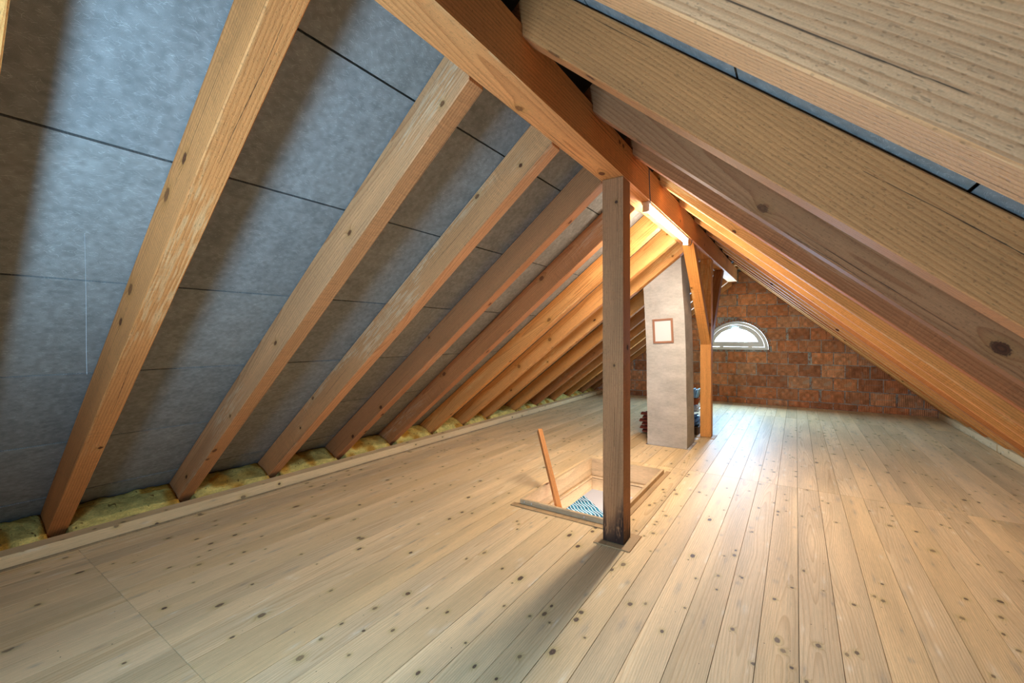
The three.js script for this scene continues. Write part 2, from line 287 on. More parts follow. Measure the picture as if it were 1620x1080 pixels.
// ---------------------------------------------------------------- roof: grey faced insulation boards on a dark deck
const LZ = [0.62, -0.08, -0.632, -1.372, -2.09, -2.81, -3.55, -4.27, -4.95, -5.54, -6.41, -7.16, -7.88, -8.60, -9.32, -10.02];   // near faces of the left rafters
const RZ = [0.60, -0.08, -0.80, -1.525, -2.274, -2.98, -3.709, -4.421, -5.173, -5.93, -6.65, -7.38, -8.10, -8.83, -9.55, -10.06];
const RW = 0.1;
const ceiling = structure(group('ceiling'));
{
  const deck = (pts) => extrude(poly(pts), ZB - ZF + 0.75, 0).translate(0, 0, ZF - 0.38);
  const o = 0.07, oL = HL + o / Math.cos(AL), oR = HR + o / Math.cos(AR), th = 0.12;
  const ax = (LY - LX * TL + oL - RY - RX * TR - oR) / (-TL - TR), ay = yL(ax) + oL;
  mesh('roof_deck', mergeGeometries([
    deck([[-5.0, yL(-5.0) + oL], [ax, ay], [ax, ay + th], [-5.0, yL(-5.0) + oL + th]]),
    deck([[2.75, yR(2.75) + oR], [2.75, yR(2.75) + oR + th], [ax, ay + th], [ax, ay]])]), darkMat, ceiling);
  const rowsL = [-0.55, 0.217, 0.967, 1.69, 2.39, 3.08, 3.745, (RBX0 - 0.004 - LX) / Math.cos(AL)];
  const topR = (RX - APX) / Math.cos(AR), rowsR = [-0.5, topR - 3.63, topR - 2.93, topR - 2.23, topR - 1.52, topR - 0.82, topR - 0.13, topR];
  const side = (rows, zs, left) => {
    for (let b = 0; b + 1 <= zs.length; b++) {
      const z1 = b === 0 ? zs[0] : zs[b - 1] - 0.05, z0 = b === zs.length ? ZF - .02 : zs[b] - 0.05;
      if (b === 0) continue;
      for (let k = 0; k + 1 < rows.length; k++) {
        const s0 = rows[k] + 0.0045, s1 = rows[k + 1] - 0.0045, t = 0.05 , lift = rr(0, 0.004);
        const g = barG(s0, s1, DEP + lift, DEP + t + lift, z0 + 0.0005, z1 - 0.0005, 0.003);
        if (left) g.rotateZ(AL).translate(LX, LY, 0); else g.applyMatrix4(new THREE.Matrix4().makeRotationZ(-AR)), 0;
        const gg = g;
        if (!left) { // mirror: build along -x
          const h = barG(-s1, -s0, DEP + lift, DEP + t + lift, z0 + 0.0005, z1 - 0.0005, 0.003).rotateZ(-AR).translate(RX, RY, 0); { const hp = h.attributes.position; for (let q = 0; q < hp.count; q++) hp.setY(q, hp.getY(q) + riseR(hp.getZ(q))); }
          panel(h, false, s0, z0); continue;
        }
        panel(gg, true, s0, z0);
      }
    }
  };
  function panel(g, left, s0, z0) {
    const q = flat(g); const p = q.attributes.position, uv = new Float32Array(p.count * 2), ou = rr(0, 4), ov = rr(0, 4), a = left ? AL : AR;
    for (let i = 0; i < p.count; i++) { const s = left ? (p.getX(i) - LX) * Math.cos(a) + (p.getY(i) - LY) * Math.sin(a) : (RX - p.getX(i)) * Math.cos(a) + (p.getY(i) - RY) * Math.sin(a); uv[i * 2] = p.getZ(i) / 1.2 + ou; uv[i * 2 + 1] = s / 1.2 + ov; }
    q.setAttribute('uv', new THREE.BufferAttribute(uv, 2));
    mesh('insulation_panel', q, fleeceMats[Math.floor(rand() * 3)], ceiling);
  }
  side(rowsL, [...LZ, ZF], true);
  side(rowsR, [...RZ, ZF], false);
}

// ---------------------------------------------------------------- gable walls
const WIN = { x: -1.065, y: 1.135, r: 0.597 };
function gablePts(grow = 0.30) { return [[-4.95, -0.27], [2.7, -0.27], [2.7, Math.max(-0.2, yR(2.7) + grow)], [APX, APY + 0.06], [-4.95, Math.max(-0.2, yL(-4.95) + grow)]]; }
function gableShape(win) {
  const s = poly(gablePts());
  const h = new THREE.Path(); h.moveTo(win.x - win.r, win.y); h.lineTo(win.x + win.r, win.y); h.absarc(win.x, win.y, win.r, 0, Math.PI, false); s.holes.push(h); return s;
}
const wallFar = structure(group('wall_far'));
mesh('mortar', boxUV(extrude(gableShape(WIN), 0.3, 0).translate(0, 0, ZF - 0.3), 1.2), mortarMat, wallFar);
{
  const clipBy = (pts, nx, ny, c) => { // keep nx*x+ny*y <= c
    const out = [];
    for (let i = 0; i < pts.length; i++) {
      const a = pts[i], b = pts[(i + 1) % pts.length], da = nx * a[0] + ny * a[1] - c, db = nx * b[0] + ny * b[1] - c;
      if (da <= 0) out.push(a);
      if (da * db < 0) { const t = da / (da - db); out.push([mix(a[0], b[0], t), mix(a[1], b[1], t)]); }
    }
    return out;
  };
  const area = (p) => Math.abs(p.reduce((s, a, i) => { const b = p[(i + 1) % p.length]; return s + a[0] * b[1] - a[1] * b[0]; }, 0)) / 2;
  const course = 0.2425, y0 = 0.128 - course, len = 0.365;
  for (let r = 0; r < 13; r++) {
    const ya = y0 + r * course + 0.008, yb = y0 + (r + 1) * course - 0.008, even = r % 2;
    let x = -4.95 + (even ? 0.0 : 0.188) - 0.03;
    const start = (even ? 0.045 : 0.233) - len * 14; x = start;
    while (x < 2.4) {
      let x1 = x + len;
      const jl = 0.008 + (rand() < 0.10 ? 0.02 : 0), jr = 0.007 + (rand() < 0.08 ? 0.03 : 0);
      let p = [[x + jl, Math.max(ya, 0.004)], [x1 - jr, Math.max(ya, 0.004)], [x1 - jr, yb], [x + jl, yb]].map(([a, b]) => [a + rr(-.003, .003), b + rr(-.002, .002)]);
      p = clipBy(p, -TL, 1, yL(0) + HL - 0.01); p = clipBy(p, TR, 1, yR(0) + HR + riseR(ZF) - 0.01);
      // blocks cut round the arched window
      if (p.length > 2) {
        const cx = (x + x1) / 2, cy = (ya + yb) / 2;
        if (yb > WIN.y - 0.01 && Math.abs(cx - WIN.x) < 1.05) {
          if (cy < WIN.y + 0.02) p = yb > WIN.y - .012 ? clipBy(p, 0, 1, WIN.y - 0.012) : p;
          else {
            const a = Math.atan2(cy - WIN.y, cx - WIN.x), nx = Math.cos(a), ny = Math.sin(a);
            p = clipBy(p, -nx, -ny, -(nx * WIN.x + ny * WIN.y + WIN.r + 0.055));
            if (p.length > 2 && area(p) < 0.02) p = [];
          }
        }
      }
      x = x1;
      if (p.length < 3 || area(p) < 0.004 || Math.max(...p.map((q) => q[1])) - Math.min(...p.map((q) => q[1])) < 0.02) continue;
      const proud = rr(0.004, 0.011), g = boxUV(extrude(poly(p), 0.03 + proud, 0.004), 2, rr(0, 1), rr(0, 1));
      mesh('brick', g.translate(0, 0, ZF - 0.03), brickMats[Math.floor(rand() * 6)], wallFar);
    }
  }
  // broken block rubble bedded in mortar round the arch
  for (let a = 0.12; a < Math.PI; a += 0.082) {
    const r0 = WIN.r + 0.012 + rr(0, .01), r1 = r0 + rr(0.028, 0.06), da = rr(0.03, 0.045), P = (r, t) => [WIN.x + r * Math.cos(t), WIN.y + r * Math.sin(t)];
    const g = boxUV(extrude(poly([P(r0, a), P(r1 + rr(-.01, .01), a + 0.006), P(r1, a + da), P((r0 + r1) / 2, a + da * 1.5), P(r0, a + da * 1.25)]), rr(0.02, 0.034), 0.003), 2, rr(0, 1), rr(0, 1));
    mesh('brick_fragment', g.translate(0, 0, ZF - 0.014), brickMats[[3, 1, 4][Math.floor(rand() * 3)]], wallFar);
  }
}
const wallRear = structure(group('wall_rear'));
const WINB = { x: -1.05, y: 1.08, r: 0.597 };
mesh('plaster_wall', boxUV(extrude(gableShape(WINB), 0.3, 0).translate(0, 0, ZB), 1), mortarMat, wallRear);

// ---------------------------------------------------------------- arched windows
const paneMat = new THREE.MeshPhysicalMaterial({ color: 0xffffff, transmission: 1, roughness: 0.02, thickness: 0, ior: 1.45 });
const gasketMat = new THREE.MeshStandardMaterial({ color: srgb(120, 120, 122), roughness: 0.8 });
function seg(r, y) { const a = Math.asin(y / r); const s = new THREE.Shape(); s.absarc(0, 0, r, a, Math.PI - a, false); s.closePath(); return s; }
function segHole(r, y) { const a = Math.asin(y / r), h = new THREE.Path(); h.absarc(0, 0, r, a, Math.PI - a, false); h.closePath(); return h; }
function arched(name, W, z, turn) {
  const g = structure(group(name)); g.position.set(W.x, W.y, z); g.rotation.y = turn;
  const fr = seg(W.r - 0.004, 0.002); fr.holes.push(segHole(W.r - 0.062, 0.058));
  mesh('window_frame', extrude(fr, 0.075, 0.006).translate(0, 0, -0.045), whiteMat, g);
  const sa = seg(W.r - 0.068, 0.064); sa.holes.push(segHole(0.435, 0.178));
  const sash = mesh('sash', extrude(sa, 0.07, 0.012).translate(0, 0, -0.025), whiteMat, g);
  const ga = seg(0.440, 0.172); ga.holes.push(segHole(0.427, 0.186));
  mesh('gasket', extrude(ga, 0.03, 0).translate(0, 0, -0.02), gasketMat, sash);
  mesh('glass_pane', new THREE.ExtrudeGeometry(seg(0.437, 0.176), { depth: 0.004, bevelEnabled: false, curveSegments: 32 }).translate(0, 0, -0.012), paneMat, sash);
  const lever = mesh('handle', mergeGeometries([new RoundedBoxGeometry(0.11, 0.020, 0.014, 2, 0.006).translate(-0.03, 0, 0.036), new RoundedBoxGeometry(0.03, 0.034, 0.03, 2, 0.007).translate(0.028, 0, 0.018)]), whiteMat, sash);
  lever.position.set(0.02, 0.485, 0.045);
  for (const x of [-0.27, 0.27]) mesh('hinge', new RoundedBoxGeometry(0.07, 0.014, 0.016, 2, 0.004).translate(x, 0.06, 0.034), whiteMat, g);
  return g;
}
arched('window_1', WIN, ZF + 0.012, 0);
const RB = arched('window_2', WINB, ZB - 0.012, Math.PI);
// daylight entering through the panes (same size as the panes, just inside the glass)
{
  const a = new THREE.RectAreaLight(DAY_COLOR, DAY_POWER, 0.62, 0.24); a.name = 'rear_window_daylight'; a.position.set(WINB.x, WINB.y + 0.295, ZB - 0.07); a.lookAt(WINB.x, WINB.y + 0.295, -5); scene.add(a);
  const b = new THREE.RectAreaLight(new THREE.Color(0.44, 0.80, 1.18), DAY_FAR_POWER, 0.62, 0.24); b.name = 'far_window_daylight'; b.position.set(WIN.x, WIN.y + 0.295, ZF + 0.016); b.lookAt(WIN.x, WIN.y + 0.295, 0); scene.add(b);
}
// the pale rendered house wall outside the far window
{
  const out = tag(group('neighbouring_house'), 'pale block wall of the house outside, seen through the arched window pane', 'house'); out.position.set(-1, -3, -16);
  const m = new THREE.MeshStandardMaterial({ color: srgb(238, 236, 230), roughness: 0.9 });
  mesh('wall', boxG(-6, 6, 0, 8.4, -0.3, -0.06), new THREE.MeshStandardMaterial({ color: srgb(206, 205, 203), roughness: 0.95 }), out);
  for (let r = 0; r < 10; r++) for (let c = 0; c < 10; c++) { const x = -6 + c * 1.2 + (r % 2 ? 0.0 : 0.6), w = Math.min(1.17, 6 - x); if (w > .2) mesh('facing_block', barG(x, x + w, r * 0.8, r * 0.8 + 0.77, -0.07, 0, 0.008), m, out); }
}

// ---------------------------------------------------------------- rafters
const ORD = ['', 'first', 'second', 'third', 'fourth', 'fifth', 'sixth', 'seventh', 'eighth', 'ninth', 'tenth', 'eleventh', 'twelfth', 'thirteenth', 'fourteenth', 'fifteenth', 'sixteenth'];
const noteL = { 2: 'broad orange rough-sawn', 3: 'pale pine with dark knots', 4: 'greyish pine', 5: 'reddish pine', 6: 'orange pine', 7: 'yellowish pine', 8: 'pale scraped yellow', 9: 'golden pine' };
const noteR = { 2: 'broad whitish rough-sawn', 3: 'brown cracked', 4: 'dark brown', 5: 'orange', 6: 'golden yellow' };
LZ.forEach((z, i) => {
  if (i === 0) return;
  const foot = -4.62, pts = [[foot, yL(foot)], [RBX0 - 0.002, yL(RBX0 - 0.002)], [RBX0 - 0.002, yL(RBX0) + HL - 0.004], [foot, yL(foot) + HL - 0.004]];
  const g = extrude(poly(pts), RW, 0.004).translate(0, 0, z - RW);
  const tint = { 2: 6, 3: 4, 4: 4, 5: 5, 6: 5, 7: 3, 8: 3, 9: 3 }[i] ?? [1, 3, 5][i % 3];
  const m = woodBeam('rafter', g, [Math.cos(AL), Math.sin(AL), 0], tint, null, { seed: 100 + i });
  tag(m, `${noteL[i] ?? 'brown pine'} rafter on the left slope, ${ORD[i]} along from the rear gable`, 'rafter', 'rafters of the left slope');
});
RZ.forEach((z, i) => {
  if (i === 0) return;
  const foot = 2.34, xe = RBX0 + 0.05, pts = [[foot, yR(foot)], [foot, yR(foot) + HR - 0.004], [xe, yR(xe) + HR - 0.01 > yL(xe) + HL + .05 ? yL(xe) + HL + .05 : yR(xe) + HR - .01], [xe, RBY1 + 0.002], [RBX1 + 0.002, RBY1 + 0.002], [RBX1 + 0.002, yR(RBX1 + 0.002)]];
  const pt = pts.map((p) => p.slice()); // the top stays under the other slope's boards
  pt[2][1] = Math.min(yR(xe) + HR - 0.01, yL(xe) + HL - 0.012);
  const xm = APX, top = yR(xm) + HR - 0.012; pt.splice(2, 0, [xm, top]);
  const g = extrude(poly(pt), RW, 0.004).translate(0, riseR(z), z - RW);
  const tint = { 2: 4, 3: 7, 4: 2, 5: 8, 6: 3, 7: 3 }[i] ?? [3, 6][i % 3 ? 0 : 1];
  const m = woodBeam('rafter', g, [Math.cos(AR), -Math.sin(AR), 0], tint, null, { seed: i === 2 ? 263 : 200 + i });
  tag(m, `${noteR[i] ?? 'yellowish pine'} rafter on the right slope, ${ORD[i]} along from the rear gable`, 'rafter', 'rafters of the right slope');
});

// ---------------------------------------------------------------- ridge beam, posts, braces
tag(woodBeam('ridge_beam', barG(RBX0, RBX1, RBY0, RBY1, -9.42, ZB, 0.006), [0, 0, 1], 1, null, { seed: 301 }), 'long square ridge beam of orange pine running under the roof peak', 'beam');
const P1 = { x0: -1.112, x1: -0.967, z0: -2.94, z1: -2.795 }, P2 = { x0: -1.122, x1: -0.982, z0: -6.60, z1: -6.46 };
const upright = (x0, x1, z0, z1, y0, y1) => extrude(poly([[x0, -z1], [x1, -z1], [x1, -z0], [x0, -z0]]), y1 - y0, 0.004).rotateX(-Math.PI / 2).translate(0, y0, 0);
const postGeo = boardUV(upright(P1.x0, P1.x1, P1.z0, P1.z1, 0.008, RBY0 - .001), [0, 1, 0], POST, 305, 0.15);
{ const p = postGeo.attributes.position, u = postGeo.attributes.uv; for (let i = 0; i < p.count; i++) u.setX(i, clamp(p.getY(i) / 2.5, 0.002, 0.998)); }
tag(mesh('post', postGeo, new THREE.MeshPhysicalMaterial({ map: POST.map, bumpMap: POST.bump, bumpScale: 0.002, color: new THREE.Color(0.86, 0.74, 0.68), roughness: 0.7, specularIntensity: 0.5 })), 'square wooden post beside the open floor hatch, dark stain at its foot', 'post');
tag(woodBeam('post', upright(P2.x0, P2.x1, P2.z0, P2.z1, 0.008, RBY0 - .001), [0, 1, 0], 3, null, { seed: 306 }), 'yellowish wooden post with two diagonal braces beside the plastered chimney', 'post');
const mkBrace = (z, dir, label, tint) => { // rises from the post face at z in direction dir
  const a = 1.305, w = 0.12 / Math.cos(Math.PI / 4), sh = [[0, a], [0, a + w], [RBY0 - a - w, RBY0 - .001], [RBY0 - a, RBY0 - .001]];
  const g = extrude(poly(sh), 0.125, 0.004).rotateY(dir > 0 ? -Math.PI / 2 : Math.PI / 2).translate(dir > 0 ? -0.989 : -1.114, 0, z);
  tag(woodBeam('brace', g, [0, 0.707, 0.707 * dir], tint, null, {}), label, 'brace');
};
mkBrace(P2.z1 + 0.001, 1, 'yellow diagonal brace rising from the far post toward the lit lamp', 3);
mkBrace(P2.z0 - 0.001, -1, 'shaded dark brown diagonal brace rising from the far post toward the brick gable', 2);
// thin boards at the foot of the posts
const baseBoard = (P, x0, x1, z0, z1, label) => {
  const s = poly([[x0, -z1], [x1, -z1], [x1, -z0], [x0, -z0]]), e = 0.001; s.holes.push(new THREE.Path([[P.x0 - e, -P.z1 - e], [P.x0 - e, -P.z0 + e], [P.x1 + e, -P.z0 + e], [P.x1 + e, -P.z1 - e]].map(([a, b]) => new THREE.Vector2(a, b))));
  tag(mesh('foot_plate', boxUV(extrude(s, 0.007, 0.001).rotateX(-Math.PI / 2).translate(0, 0.0012, 0), 1.4), trimMat), label, 'plate');
};
baseBoard(P1, -1.16, -0.905, -3.0, -2.735, 'thin plywood collar board around the foot of the post by the hatch');
baseBoard(P2, -1.17, -0.93, -6.66, -6.40, 'thin plywood collar board around the foot of the post by the chimney');

// ---------------------------------------------------------------- eaves: sill timbers and mineral wool
tag(sillBeam(barG(-4.17, -4.05, 0.006, 0.083, ZF + .001, ZB - .002, 0.004), 320), 'long pale sawn sill timber along the foot of the left roof slope', 'timber');
mesh('packing_strip', barG(-4.165, -4.062, -0.0235, 0.0055, ZF + .002, ZB - .003, 0.001), trimMat, scene.getObjectByName('sill_timber'));
tag(sillBeam(barG(2.055, 2.165, -0.03, 0.083, ZF + .001, -7.64, 0.004), 321), 'pale sill timber on the right slope meeting the brick gable', 'timber');
tag(sillBeam(barG(2.06, 2.17, -0.03, 0.083, -7.632, ZB - .002, 0.004), 322), 'pale sill timber on the right slope, butted end showing a gap', 'timber');
function wool(z0, z1, left, seed) {
  const nx = 12, nz = 22, R = rng(seed), pos = [], uv = [], idx = [], ph = R() * 50, bulge = mix(0.03, 0.065, R());
  for (let j = 0; j <= nz; j++) for (let i = 0; i <= nx; i++) {
    const t = i / nx, w = j / nz, z = mix(z0, z1, w), edge = Math.sin(Math.PI * w) ** 0.35;
    const x = left ? mix(-4.172, -4.52, t) : mix(2.172, 2.34, t);
    const base = mix(0.062, left ? yL(-4.52) + HL + 0.07 : 0.10, t);
    const y = base + bulge * Math.sin(Math.PI * clamp(t * 1.0)) * (0.5 + 0.5 * edge) + (vn(t * 5 + ph, w * 9 + ph) - .5) * 0.04 * edge + (vn(t * 20 + ph, w * 34) - .5) * 0.016;
    const lid = left ? yL(x) + HL - 0.004 : yR(x) + HR + riseR(z) - 0.004;
    pos.push(x, Math.max(-0.02, Math.min(y, lid)), z); uv.push(t * 0.5 + ph, w * 0.9);
  }
  const n = pos.length / 3; for (let k = 0; k < n; k++) { pos.push(pos[k * 3], -0.024, pos[k * 3 + 2]); uv.push(uv[k * 2], uv[k * 2 + 1]); }
  const q = (a, b, c, d) => idx.push(a, b, c, a, c, d), at = (i, j) => j * (nx + 1) + i;
  for (let j = 0; j < nz; j++) for (let i = 0; i < nx; i++) left ? q(at(i, j), at(i, j + 1), at(i + 1, j + 1), at(i + 1, j)) : q(at(i, j), at(i + 1, j), at(i + 1, j + 1), at(i, j + 1));
  for (let j = 0; j < nz; j++) { q(at(0, j), at(0, j) + n, at(0, j + 1) + n, at(0, j + 1)); q(at(nx, j), at(nx, j + 1), at(nx, j + 1) + n, at(nx, j) + n); }
  for (let i = 0; i < nx; i++) { q(at(i, 0), at(i + 1, 0), at(i + 1, 0) + n, at(i, 0) + n); q(at(i, nz), at(i, nz) + n, at(i + 1, nz) + n, at(i + 1, nz)); }
  const g = new THREE.BufferGeometry(); g.setAttribute('position', new THREE.Float32BufferAttribute(pos, 3)); g.setAttribute('uv', new THREE.Float32BufferAttribute(uv, 2)); g.setIndex(idx); g.computeVertexNormals(); return g;
}
for (let i = 2; i < LZ.length; i++) {
  const m = mesh('mineral_wool_batt', wool(LZ[i] + 0.002, LZ[i - 1] - RW - 0.002, true, 900 + i), woolMat);
  tag(m, `yellow mineral wool stuffed at the left eave between the ${ORD[i - 1]} and ${ORD[i]} rafters`, 'insulation', 'mineral wool along the left eave');
}
for (let i = 8; i < RZ.length; i++) {
  const m = mesh('mineral_wool_batt', wool(RZ[i] + 0.002, RZ[i - 1] - RW - 0.002, false, 950 + i), woolMat);
  tag(m, `shaded mineral wool behind the right sill between the ${ORD[i - 1]} and ${ORD[i]} rafters`, 'insulation', 'mineral wool along the right eave');
}

// ---------------------------------------------------------------- floor hatch
{
  const H = HATCH, t = 0.026, g = tag(group('floor_hatch'), 'open square floor hatch with a raised plywood rim and lined shaft', 'hatch');
  const parts = { x0: H.x0, x1: H.x1, z0: H.z0, z1: H.z1 };
  const lin = (n, a, b, y0, y1, c, d) => mesh(n, boxUV(barG(a, b, y0, y1, c, d, 0.002), 1.1, rr(0, 1), rr(0, 1)), plyMat, g);
  lin('lining_board', H.x0 + .001, H.x0 + t, -0.145, 0.046, H.z0 + .001, H.z1 - .001);
  lin('lining_board', H.x1 - t, H.x1 - .001, -0.145, 0.046, H.z0 + .001, H.z1 - .001);
  lin('lining_board', H.x0 + t, H.x1 - t, -0.145, 0.046, H.z0 + .001, H.z0 + t);
  const front = lin('lining_board', H.x0 + t, H.x1 - t, -0.145, 0.046, H.z1 - t, H.z1 - .001);
  const nailM = new THREE.MeshStandardMaterial({ color: srgb(214, 214, 216), metalness: 0.6, roughness: 0.35 });
  for (const x of [-1.905, -1.835, -1.36]) mesh('screw', new THREE.CylinderGeometry(0.006, 0.006, 0.004, 10).rotateX(Math.PI / 2).translate(x, 0.026, H.z1 + 0.001), nailM, front);
  // lower casing, set in by a ledge with a dark gap between
  const d = 0.012;
  lin('ledge_strip', H.x0 + .001, H.x0 + t + 0.018, -0.168, -0.147, H.z0 + .001, H.z1 - .001);
  lin('ledge_strip', H.x1 - t - 0.018, H.x1 - .001, -0.168, -0.147, H.z0 + .001, H.z1 - .001);
  lin('ledge_strip', H.x0 + t + 0.018, H.x1 - t - 0.018, -0.168, -0.147, H.z0 + .001, H.z0 + t + 0.018);
  lin('ledge_strip', H.x0 + t + 0.018, H.x1 - t - 0.018, -0.168, -0.147, H.z1 - t - 0.018, H.z1 - .001);
  lin('casing_board', H.x0 + .001, H.x0 + t + d, -0.30, -0.176, H.z0 + .001, H.z1 - .001);
  lin('casing_board', H.x1 - t - d, H.x1 - .001, -0.30, -0.176, H.z0 + .001, H.z1 - .001);
  lin('casing_board', H.x0 + t + d, H.x1 - t - d, -0.30, -0.176, H.z0 + .001, H.z0 + t + d);
  lin('casing_board', H.x0 + t + d, H.x1 - t - d, -0.30, -0.176, H.z1 - t - d, H.z1 - .001);
  // flat trim boards lying on the floor in front and beside the rim
  const tr = (a, b, c, e) => mesh('trim_board', boxUV(barG(a, b, 0.0012, 0.007, c, e, 0.001), 1.4, rr(0, 1), 0), trimMat, g);
  tr(H.x0 - 0.055, H.x1 + 0.045, H.z1 + .0005, H.z1 + 0.065); tr(H.x1 + .0005, H.x1 + 0.045, H.z0 - 0.08, H.z1);
}
// loose batten standing in the shaft, leaning on the rim
{
  const foot = new THREE.Vector3(-1.70, -0.146, -3.30), top = new THREE.Vector3(-2.165, 0.475, -3.74);
  const len = foot.distanceTo(top), m = woodBeam('batten', barG(-0.022, 0.022, -0.026, 0.026, 0, len, 0.002), [0, 0, 1], 1, null, { width: 0.1 });
  m.position.copy(foot); m.lookAt(top); tag(m, 'narrow loose wooden batten leaning out of the floor hatch', 'batten');
}

// ---------------------------------------------------------------- room below the hatch
{
  const room = structure(group('lower_room')), X0 = -6.2, X1 = 0.2, Z0 = -11.2, Z1 = -2.4, Y0 = -2.6, Y1 = -0.272, H = HATCH;
  mesh('ceiling_below', mergeGeometries([boxG(X0, H.x0, Y1 - 0.03, Y1, Z0, Z1), boxG(H.x1, X1, Y1 - 0.03, Y1, Z0, Z1), boxG(H.x0, H.x1, Y1 - 0.03, Y1, Z0, H.z0), boxG(H.x0, H.x1, Y1 - 0.03, Y1, H.z1, Z1)]), wallWhite, room);
  mesh('floor_below', boxG(X0, X1, Y0 - 0.1, Y0, Z0, Z1), new THREE.MeshStandardMaterial({ color: srgb(226, 216, 210), roughness: 0.7 }), room);
  mesh('wall_below', mergeGeometries([boxG(X0 - 0.1, X0, Y0 - 0.1, Y1, Z0, Z1), boxG(X1, X1 + 0.1, Y0 - 0.1, Y1, Z0, Z1), boxG(X0, X1, Y0 - 0.1, Y1, Z0 - 0.1, Z0), boxG(X0, X1, Y0 - 0.1, Y1, Z1, Z1 + 0.1)]), wallWhite, room);
  const lp = mesh('ceiling_light', new THREE.BoxGeometry(1.2, 0.03, 1.2).translate(-1.9, Y1 - 0.05, -5.5), new THREE.MeshStandardMaterial({ color: 0xffffff, emissive: 0xffffff, emissiveIntensity: 2 })); tag(lp, 'square glowing ceiling light of the room under the hatch', 'lamp');
  const l = new THREE.RectAreaLight(new THREE.Color(1, 0.98, 0.97), BELOW_POWER, 1.2, 1.2); l.name = 'lower_room_light'; l.position.set(-1.9, Y1 - 0.07, -5.5); l.lookAt(-1.9, -5, -5.5001); scene.add(l);
  // turquoise wavy striped rug on the lower floor
  const rug = tag(group('striped_rug'), 'turquoise rug with wavy white stripes on the lower floor, seen through the hatch', 'rug');
  const p2 = new THREE.Vector3(-4.60, Y0, -10.02), e = new THREE.Vector3(1.06, 0, 0.97).normalize(), f = new THREE.Vector3(-0.675, 0, 0.738).normalize();
  const L = 2.2, N = 16, gap = 0.073;
  rug.position.copy(p2);
  const rugMap = pixels(256, 256, (u, v) => { const a = vn(u * 11, v * 15), b = vn(u * 30 + 5, v * 34), k = sstep(0.55, 0.75, a); return [mix(48, 20, k) + b * 14, mix(132, 86, k) + b * 18, mix(156, 112, k) + b * 18]; });
  const M = new THREE.Matrix4().makeBasis(e, new THREE.Vector3(0, 1, 0), new THREE.Vector3().crossVectors(e, new THREE.Vector3(0, 1, 0)));
  const sgn = new THREE.Vector3().crossVectors(e, new THREE.Vector3(0, 1, 0)).dot(f) > 0 ? 1 : -1;
  const mat = boxUV(boxG(-0.1, L, 0.002, 0.014, sgn > 0 ? -0.02 : -gap * N, sgn > 0 ? gap * N : 0.02), 1.1); mesh('mat', mat.applyMatrix4(M), new THREE.MeshStandardMaterial({ map: rugMap, roughness: 0.9 }), rug);
  const stripeM = new THREE.MeshStandardMaterial({ color: srgb(226, 244, 246), roughness: 0.85 });
  for (let k = 0; k < N; k++) {
    const pts = []; for (let s = 0; s <= 80; s++) pts.push(new THREE.Vector3(-0.1 + (L + 0.1) * s / 80, 0.015, sgn * (k * gap + 0.015 * Math.sin(s / 80 * 36 + k * 0.6))));
    mesh('wavy_stripe', new THREE.TubeGeometry(new THREE.CatmullRomCurve3(pts), 160, 0.0115, 5).applyMatrix4(M), stripeM, rug);
  }
}

// ---------------------------------------------------------------- chimney
{
  const g = tag(group('chimney'), 'leaning pale plastered chimney stack with a framed inspection panel', 'chimney');
  const lean = (y) => -0.012 * sstep(0.2, 1.1, y) - 0.066 * sstep(0.95, 2.6, y) * (0.5 + 0.5 * clamp((y - .95) / 1.65));
  const x0 = -1.628, x1 = -1.136, z0 = -6.10, z1 = -5.652, N = 30, top = 2.95;
  const geo = new THREE.BoxGeometry(x1 - x0, top, z1 - z0, 6, N, 5); geo.translate((x0 + x1) / 2, top / 2, (z0 + z1) / 2);
  const p = geo.attributes.position;
  for (let i = 0; i < p.count; i++) { const y = p.getY(i), nn = (vn(y * 3, p.getX(i) * 9) - .5) * .006; p.setX(i, p.getX(i) + lean(y) + nn * Math.sign(p.getX(i) + 1.38)); }
  const gg = boxUV(geo, 0.9); mesh('stack', gg, plasterMat, g);
  const fm = new THREE.MeshPhysicalMaterial({ color: srgb(150, 104, 78), roughness: 0.8 });
  // inspection panel: two uprights and two rails round a smooth plaster plate
  const cx = -1.428, cy = 1.492, w = 0.255, h = 0.315, b = 0.026, zf = z1 + 0.001;
  const rot = 0.045, fr = group('inspection_panel', g); fr.position.set(cx, cy, zf); fr.rotation.z = rot;
  mesh('panel_plate', boxG(-w / 2 + b, w / 2 - b, -h / 2 + b, h / 2 - b, -0.004, 0.004), new THREE.MeshStandardMaterial({ color: srgb(214, 204, 200), roughness: 0.85 }), fr);
  mesh('frame_bar', barG(-w / 2, -w / 2 + b, -h / 2, h / 2, -0.006, 0.012, 0.002), fm, fr); mesh('frame_bar', barG(w / 2 - b, w / 2, -h / 2, h / 2, -0.006, 0.012, 0.002), fm, fr);
  mesh('frame_bar', barG(-w / 2 + b, w / 2 - b, h / 2 - b, h / 2, -0.006, 0.012, 0.002), fm, fr); mesh('frame_bar', barG(-w / 2 + b, w / 2 - b, -h / 2, -h / 2 + b, -0.006, 0.012, 0.002), fm, fr);
  const foot = boxUV(boxG(CHIM.x0 + .001, CHIM.x1 - .001, -0.022, -0.003, CHIM.z0 + .001, CHIM.z1 - .001), 1); mesh('mortar_bed', foot, mortarMat, g);
}

